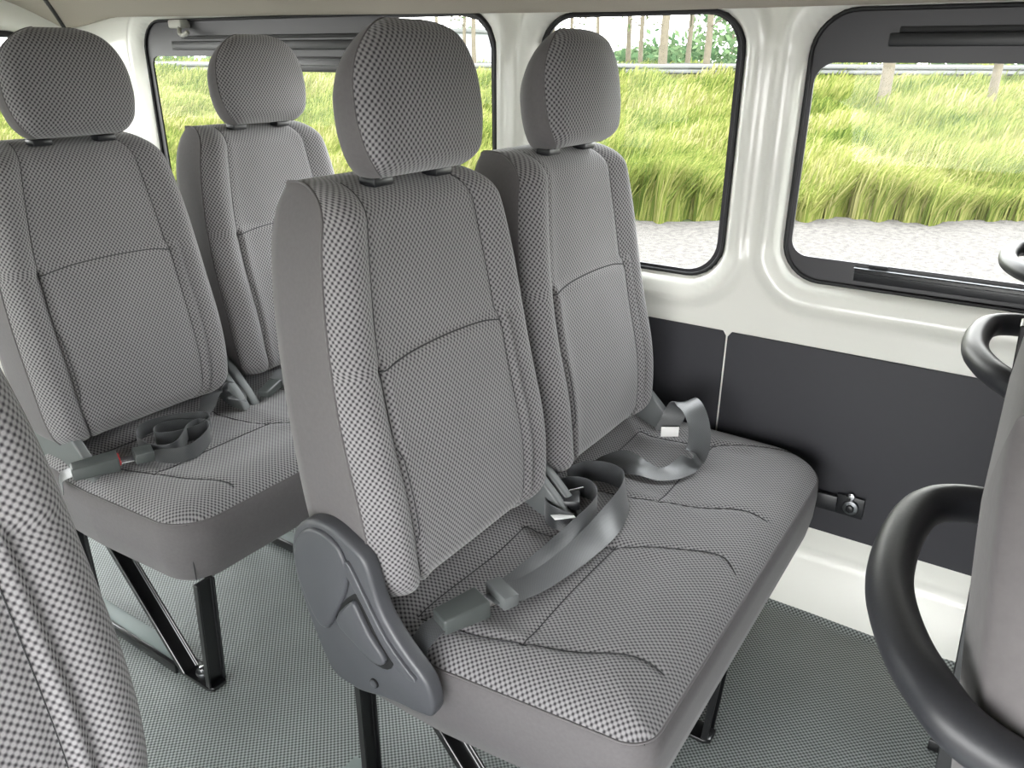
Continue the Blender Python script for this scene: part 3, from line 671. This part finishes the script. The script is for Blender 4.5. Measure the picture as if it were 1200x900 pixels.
wedge_buckle(beltE, (.318, .625, .545), .3, -1.2, .07, .036, .024)
box('buckle_edge', (.333, .600, .555), (.337, .630, .585), 'chrome', beltE, .001)
ribbon('buckle_strap', [(.305, .70, .44, 1, 0, .2), (.31, .67, .48, 1, 0, .2), (.315, .64, .52, 1, 0, .2)], beltE, .036)

# ------------------------------------------------------------------ outdoors
def terr(x, y):
    t = x + .62 * y        # distance across the verge
    return -.68 + .06 * smoothstep((t - 11.4) / 1.5) + 1.05 * smoothstep((t - 16) / 22)
gm = NT('pale_gravel'); f1 = gm.noise(14, 6); f2 = gm.noise(90, 2)
ff = gm.math('MULTIPLY_ADD', f1, .6, gm.math('MULTIPLY', f2, .5)); rp = gm.n('ShaderNodeValToRGB'); gm.l(ff, rp.inputs[0])
rp.color_ramp.elements[0].position = .38; rp.color_ramp.elements[0].color = srgb(43, 41, 39); rp.color_ramp.elements[1].position = .62; rp.color_ramp.elements[1].color = srgb(80, 77, 74)
gm.l(rp.outputs[0], gm.b.inputs['Base Color']); gm.b.inputs['Roughness'].default_value = .95; gm.bump(f2, .8, .02); MAT['gravel'] = gm.m
MAT['soil'] = plain('green_undergrowth', srgb(52, 64, 28), .95, nscale=1.2, namp=.4)
def ground(name, inside, mat, n=150, kind='structure'):
    gx, gy = np.meshgrid(np.linspace(-14, 90, n), np.linspace(-50, 110, int(n * 1.5))); gz = terr(gx, gy); I = np.arange(gx.size).reshape(gx.shape)
    F = np.stack([I[:-1, :-1], I[:-1, 1:], I[1:, 1:], I[1:, :-1]], -1).reshape(-1, 4); V = np.stack([gx, gy, gz], -1).reshape(-1, 3)
    o = link(name, mesh(name, V, F), mat); o['kind'] = kind; return o
gr = ground('ground', None, 'soil')
# gravel apron laid over the soil up to a wavy edge
ys_ = np.linspace(-30, 60, 400); V = []; F = []
edge_t = 12.1 + .18 * np.sin(ys_ * .9) + .10 * np.sin(ys_ * 2.7 + 1)
for i, y in enumerate(ys_):
    xe = max(edge_t[i] - .62 * y, -12)
    for k in range(13): x = -14 + (xe + 14) * k / 12; V.append((x, y, terr(x, y) + .03))
for i in range(len(ys_) - 1):
    for k in range(12): a = i * 13 + k; F.append((a, a + 1, a + 14, a + 13))
o = link('gravel_apron', mesh('gravel_apron', V, F), 'gravel'); o['kind'] = 'structure'

# tall grass as a field of blades
def grassfield(name, N, amin, amax, tmin, tmax, hmean, wscale, seed, label, cols):
    r_ = np.random.default_rng(seed); ang = r_.uniform(amin, amax, N * 2); tt = tmin + (tmax - tmin) * r_.random(N * 2) ** 1.7 + .16 * np.sin(ang * 41) + .12 * np.sin(ang * 97 + 1) + .08 * np.sin(ang * 230)
    # ray at slope y/x = a meets verge distance t at x = t/(1+.62a)
    x = tt / (1 + .62 * ang); y = ang * x; keep = (x > 2.4) & (y < 75); x = x[keep][:N]; y = y[keep][:N]; n = len(x)
    z = terr(x, y); dist = np.hypot(x, y)
    clump = .75 + .35 * np.sin(x * 1.3 + 2 * np.sin(y * .9)) * np.sin(y * 1.1 + 1.5 * np.sin(x * .7))
    h = hmean * clump * r_.uniform(.6, 1.2, n); w = wscale * (.0025 + .0006 * dist) * r_.uniform(.6, 1.3, n)
    az = r_.uniform(0, 2 * math.pi, n); lean = h * r_.uniform(.15, .75, n); wind = np.array((.35, -.75))
    dx = np.cos(az) * .6 + wind[0]; dy = np.sin(az) * .6 + wind[1]; px = -.55 + r_.uniform(-.4, .4, n); py = .8 + r_.uniform(-.4, .4, n)
    L = np.hypot(px, py); px /= L; py /= L
    V = np.empty((n, 7, 3), np.float32)
    for k, (f, wf, lf) in enumerate(((0, 1, 0), (.45, .9, .12), (.82, .6, .5))):
        for s in (0, 1):
            V[:, 2 * k + s, 0] = x + dx * lean * lf + (s * 2 - 1) * w * wf * px; V[:, 2 * k + s, 1] = y + dy * lean * lf + (s * 2 - 1) * w * wf * py; V[:, 2 * k + s, 2] = z + h * f
    V[:, 6, 0] = x + dx * lean; V[:, 6, 1] = y + dy * lean; V[:, 6, 2] = z + h * (.98 - .25 * np.clip(lean / h, 0, 1))
    base = (np.arange(n) * 7)[:, None]
    quads = np.concatenate([base + np.array([[0, 1, 3, 2]]), base + np.array([[2, 3, 5, 4]])], 1).reshape(-1, 4); tris = (base + np.array([[4, 5, 6]]))
    me = bpy.data.meshes.new(name); nv = n * 7; nq = len(quads); nt = n
    me.vertices.add(nv); me.vertices.foreach_set('co', V.ravel()); me.loops.add(nq * 4 + nt * 3); me.loops.foreach_set('vertex_index', np.concatenate([quads.ravel(), tris.ravel()]).astype(np.int32))
    me.polygons.add(nq + nt); me.polygons.foreach_set('loop_start', np.concatenate([np.arange(nq) * 4, nq * 4 + np.arange(nt) * 3]).astype(np.int32))
    me.update(); 
    uvl = me.uv_layers.new(name='UVMap'); rnd = r_.random(n) * .55 + .45 * (.5 + .5 * np.sin(x * .8 + y * .5) * np.sin(y * .9 - x * .3)); hv = np.array([0, 0, .45, .45, .8, .8, 1.0])
    uvv = np.stack([np.repeat(rnd, 7), np.tile(hv, n)], -1).astype(np.float32); li = np.concatenate([quads.ravel(), tris.ravel()]); uvl.data.foreach_set('uv', uvv[li].ravel()); me.validate()
    m = NT(name + '_blades'); tc = m.n('ShaderNodeTexCoord'); sx = m.n('ShaderNodeSeparateXYZ'); m.l(tc.outputs['UV'], sx.inputs[0])
    rp = m.n('ShaderNodeValToRGB'); m.l(sx.outputs[0], rp.inputs[0]); cr = rp.color_ramp
    cr.elements[0].position = 0; cr.elements[0].color = cols[0]; cr.elements[1].position = 1; cr.elements[1].color = cols[-1]
    for i in range(1, len(cols) - 1): e = cr.elements.new(i / (len(cols) - 1)); e.color = cols[i]
    m.t.nodes.remove(m.b); d = m.n('ShaderNodeBsdfDiffuse'); t = m.n('ShaderNodeBsdfTranslucent'); mx = m.n('ShaderNodeMixShader'); mx.inputs[0].default_value = .4
    m.l(rp.outputs[0], d.inputs[0]); m.l(rp.outputs[0], t.inputs[0]); m.l(d.outputs[0], mx.inputs[1]); m.l(t.outputs[0], mx.inputs[2]); m.l(mx.outputs[0], m.out.inputs[0])
    o = link(name, me, m.m, None, False); return tag(o, label, 'grass', None, 'stuff')
YG = [srgb(46, 64, 28), srgb(78, 92, 42), srgb(106, 114, 58), srgb(126, 125, 78), srgb(152, 147, 114)]
grassfield('tall_grass', 280000, -.25, 2.3, 12.1, 40, .80, 1.0, 3, 'tall yellow-green grass covering the verge outside the windows', YG)

# guard rail along the road
MAT['galv'] = plain('galvanised_rail', srgb(82, 84, 84), .6, .0)
gd = Vector((-.62, 1, 0)).normalized()       # direction of the road
def road_pt(s, t): # s along the road, t verge distance
    b = Vector((t / (1 + .62 ** 2), .62 * t / (1 + .62 ** 2), 0)); p = b + gd * s; return p
gr_ = empty('guard_rail', road_pt(0, 34).to_tuple(), 'long galvanised guard rail along the road beyond the grass', 'guard rail')
gr_.location.z = .2
V = []; F = []; S_ = np.linspace(-40, 60, 60)
prof = [(0, 0), (-.06, .05), (-.06, .11), (0, .16), (-.06, .21), (-.06, .27), (0, .32), (.02, .32), (.02, 0)]
nx = Vector((gd.y, -gd.x, 0))
for s in S_:
    p = road_pt(s, 34)
    for a, b in prof: q = p + nx * a; V.append((q.x, q.y, .78 + b))
n = len(prof)
for i in range(len(S_) - 1):
    for k in range(n): F.append((i * n + k, i * n + (k + 1) % n, (i + 1) * n + (k + 1) % n, (i + 1) * n + k))
link('rail_beam', mesh('rail_beam', V, F), 'galv', gr_, False)
V = []; F = []
for s in S_:
    p = road_pt(s, 36.5)
    for a, b in ((0, 0), (0, .12), (.05, .12), (.05, 0)): q = p + nx * a; V.append((q.x, q.y, 1.0 + b))
for i in range(len(S_) - 1):
    for k in range(4): F.append((i * 4 + k, i * 4 + (k + 1) % 4, (i + 1) * 4 + (k + 1) % 4, (i + 1) * 4 + k))
link('rail_beam', mesh('rail_beam', V, F), 'galv', gr_, False)
for s in np.arange(-38, 60, 4.0):
    p = road_pt(s, 34.1); box('rail_post', (p.x - .05, p.y - .05, .0), (p.x + .05, p.y + .05, 1.08), 'galv', gr_, .01)
MAT['road'] = plain('asphalt', srgb(110, 110, 110), .9)
V = []; 
for s in (-60, 90):
    for t in (38, 50): p = road_pt(s, t); V.append((p.x, p.y, .32))
o = link('road', mesh('road', V, [(0, 1, 3, 2)]), 'road'); o['kind'] = 'structure'

# roadside trees
MAT['bark'] = plain('tree_bark', srgb(86, 80, 68), .95, nscale=8, namp=.35, bump=.5)
def leafmat(name, c0, c1):
    m = NT(name); oi = m.n('ShaderNodeNewGeometry'); rp = m.mix(oi.outputs['Random Per Island'], c0, c1); m.t.nodes.remove(m.b)
    d = m.n('ShaderNodeBsdfDiffuse'); t = m.n('ShaderNodeBsdfTranslucent'); mx = m.n('ShaderNodeMixShader'); mx.inputs[0].default_value = .35
    m.l(rp, d.inputs[0]); m.l(rp, t.inputs[0]); m.l(d.outputs[0], mx.inputs[1]); m.l(t.outputs[0], mx.inputs[2]); m.l(mx.outputs[0], m.out.inputs[0]); return m.m
MAT['leaf'] = leafmat('tree_leaves', srgb(56, 72, 44), srgb(84, 96, 62)); MAT['bushleaf'] = leafmat('bush_leaves', srgb(60, 82, 58), srgb(88, 104, 76))
def leaves(name, centres, size, mat, parent, seed):
    r_ = np.random.default_rng(seed); n = len(centres); a = r_.normal(size=(n, 3)); a /= np.linalg.norm(a, axis=1)[:, None]; b = np.cross(a, r_.normal(size=(n, 3))); b /= np.linalg.norm(b, axis=1)[:, None]
    s = size * r_.uniform(.6, 1.3, (n, 1)); C = np.asarray(centres)
    V = np.stack([C - a * s, C + b * s * .5, C + a * s, C - b * s * .5], 1).reshape(-1, 3); F = (np.arange(n)[:, None] * 4 + np.arange(4)[None]); return link(name, mesh(name, V, F), mat, parent, False)
def tree(x, y, r, label, seed, H=9.0, first=2.2):
    z = float(terr(x, y)) - .1; r_ = random.Random(seed); t = empty('roadside_tree', (x, y, z), label, 'tree', 'slim trees along the road')
    lean = r_.uniform(-.35, .35); P = [(x + lean * k / 6 * .8 + .06 * math.sin(k * 1.7 + seed), y + lean * k / 6 * .4, z + H * k / 6) for k in range(7)]
    rad = np.interp(np.linspace(0, 1, 37), [0, .04, .3, 1], [r * 1.35, r, r * .82, r * .35]); c = catmull(P, 6)
    V, F = tubedata(c, rad, 12); link('trunk', mesh('trunk', V, F), 'bark', t)
    paths = []; cen = []
    for k in range(16):
        h = first + (H - first) * (k / 16) ** .9; i = int(h / H * 36); p = c[i]; a = r_.uniform(0, 6.28); L = r_.uniform(.9, 2.0); up_ = r_.uniform(.4, 1.0)
        q = [p, p + np.array((math.cos(a) * L * .5, math.sin(a) * L * .5, up_ * L * .35)), p + np.array((math.cos(a) * L, math.sin(a) * L, up_ * L * .9))]; q = catmull(q, 4); paths.append(q)
        for _ in range(26): j = r_.randint(3, len(q) - 1); (cen.append if r_.random() < .6 else (lambda *_: 0))(q[j] + np.array([r_.gauss(0, .28) for _ in range(3)]))
    tubes('branch', paths, .022, 'bark', t, 6); leaves('foliage', cen, .085, 'leaf', t, seed)
TR = [(.575, 31, .10, 'thin'), (.604, 33, .12, ''), (.535, 30, .09, ''), (.489, 31, .13, ''), (.471, 29, .11, ''), (.440, 27, .19, ''), (.407, 30, .12, ''), (.383, 28, .15, ''), (.175, 23.5, .19, ''), (.071, 25, .14, ''), (.735, 24, .10, ''), (.751, 24, .08, ''), (.805, 26, .10, ''), (.62, 30, .13, ''), (.66, 29, .11, '')]
TL = ['slim tree seen through the square window, just left of the window-side headrest', 'pale slim tree near the left edge of the square window', 'forked slim tree directly above the window-side headrest', 'pale straight tree right of the window-side headrest',
 'dark slim tree between two paler ones in the square window', 'thickest tree trunk, in the middle of the square window', 'forked thin tree right of the thickest trunk', 'leaning pale tree nearest the right edge of the square window', 'thick trunk base under the dark top border of the right window',
 'trunk base at the far right edge of the right window', 'thin bare tree behind the nearest headrest, right one', 'thin bare tree behind the nearest headrest, middle one', 'thin tree behind the nearest headrest, left one', 'slim tree at the extreme left edge of the square window', 'slim tree hidden behind the white pillar']
for i, (a, x, r, _) in enumerate(TR):
    if i == 14: continue
    tree(x, a * x, r * .85, TL[i], i + 5)
# bushes and far greenery behind the road
def bush(x, y, z, sx, sy, sz, label, seed, n=900, size=.35):
    r_ = np.random.default_rng(seed); t = empty('bush', (x, y, z), label, 'bush', 'greenery beyond the road'); u = r_.normal(size=(n, 3)); u /= np.linalg.norm(u, axis=1)[:, None]; rr_ = r_.uniform(.6, 1, (n, 1)) * (1 + .25 * np.sin(u[:, :1] * 7 + seed) * np.cos(u[:, 1:2] * 6))
    C = u * rr_ * np.array((sx, sy, sz)) + np.array((x, y, z + sz * .8)); leaves('foliage', C[C[:, 2] > z], size, 'bushleaf', t, seed)
    tubes('stem', [[(x, y, z - .3), (x, y, z + sz)]], .12, 'bark', t, 8)
BU = [(.352, 75, 4.2, 3.4, 'round leafy tree beyond the road at the right of the square window'), (.46, 85, 3.2, 2.6, 'mid green tree crown beyond the road, middle of the square window'), (.425, 95, 3.5, 3.0, 'blue-green tree crown right of the thickest trunk'), (.50, 90, 3.0, 2.0, 'low tree crown beyond the road, left of the thickest trunk'), (.56, 90, 4.0, 2.6, 'pale tree crown beyond the road behind the headrest'), (.60, 85, 3.6, 2.6, 'pale tree crown beyond the road at the left of the square window')]
for i, (a, x, s, sz, lab) in enumerate(BU): bush(x, a * x, .2, s, s, sz * (.95 if i == 0 else .5), lab, 40 + i)
hd = []
r_ = np.random.default_rng(5)
for k in range(9000):
    s = r_.uniform(-70, 90); p = road_pt(s, r_.uniform(74, 78)); hd.append((p.x, p.y, .4 + abs(r_.normal(0, 1)) * .9 * (1 + .5 * math.sin(s * .4))))
o = leaves('hedge', hd, .38, 'bushleaf', None, 77); tag(o, 'long low hedge on the far side of the road', 'hedge', None, 'stuff')
# white box added for the overexposed white area behind the van
MAT['bwall'] = plain('white_backdrop_wall', srgb(236, 238, 240), .6); MAT['bdark'] = plain('grey_cladding', srgb(150, 154, 158), .6)
bl = empty('white_backdrop', (4, 28, -.7), 'white box added for the overexposed white area in the tailgate window', 'building')
box('wall', (-6, 26, -.7), (13, 34, 3.4), 'bwall', bl, .02); box('base_band', (-6, 25.95, -.7), (13, 26.02, .2), 'bdark', bl, .01); box('roof_edge', (-6.2, 25.8, 3.4), (13.2, 34.2, 3.6), 'bdark', bl, .02)
g2 = empty('grey_shed', (24, 19.5, .3), 'grey shed beyond the verge, behind the nearest headrest', 'building')
box('wall', (34, 25.5, .2), (37, 29, 2.4), 'bdark', g2, .02); box('roof', (33.8, 25.3, 2.4), (37.2, 29.2, 2.6), 'galv', g2, .02)
g2.location = (35.5, 27.2, .2)
for c in g2.children: c.matrix_parent_inverse = Matrix.Translation((-35.5, -27.2, -.2))
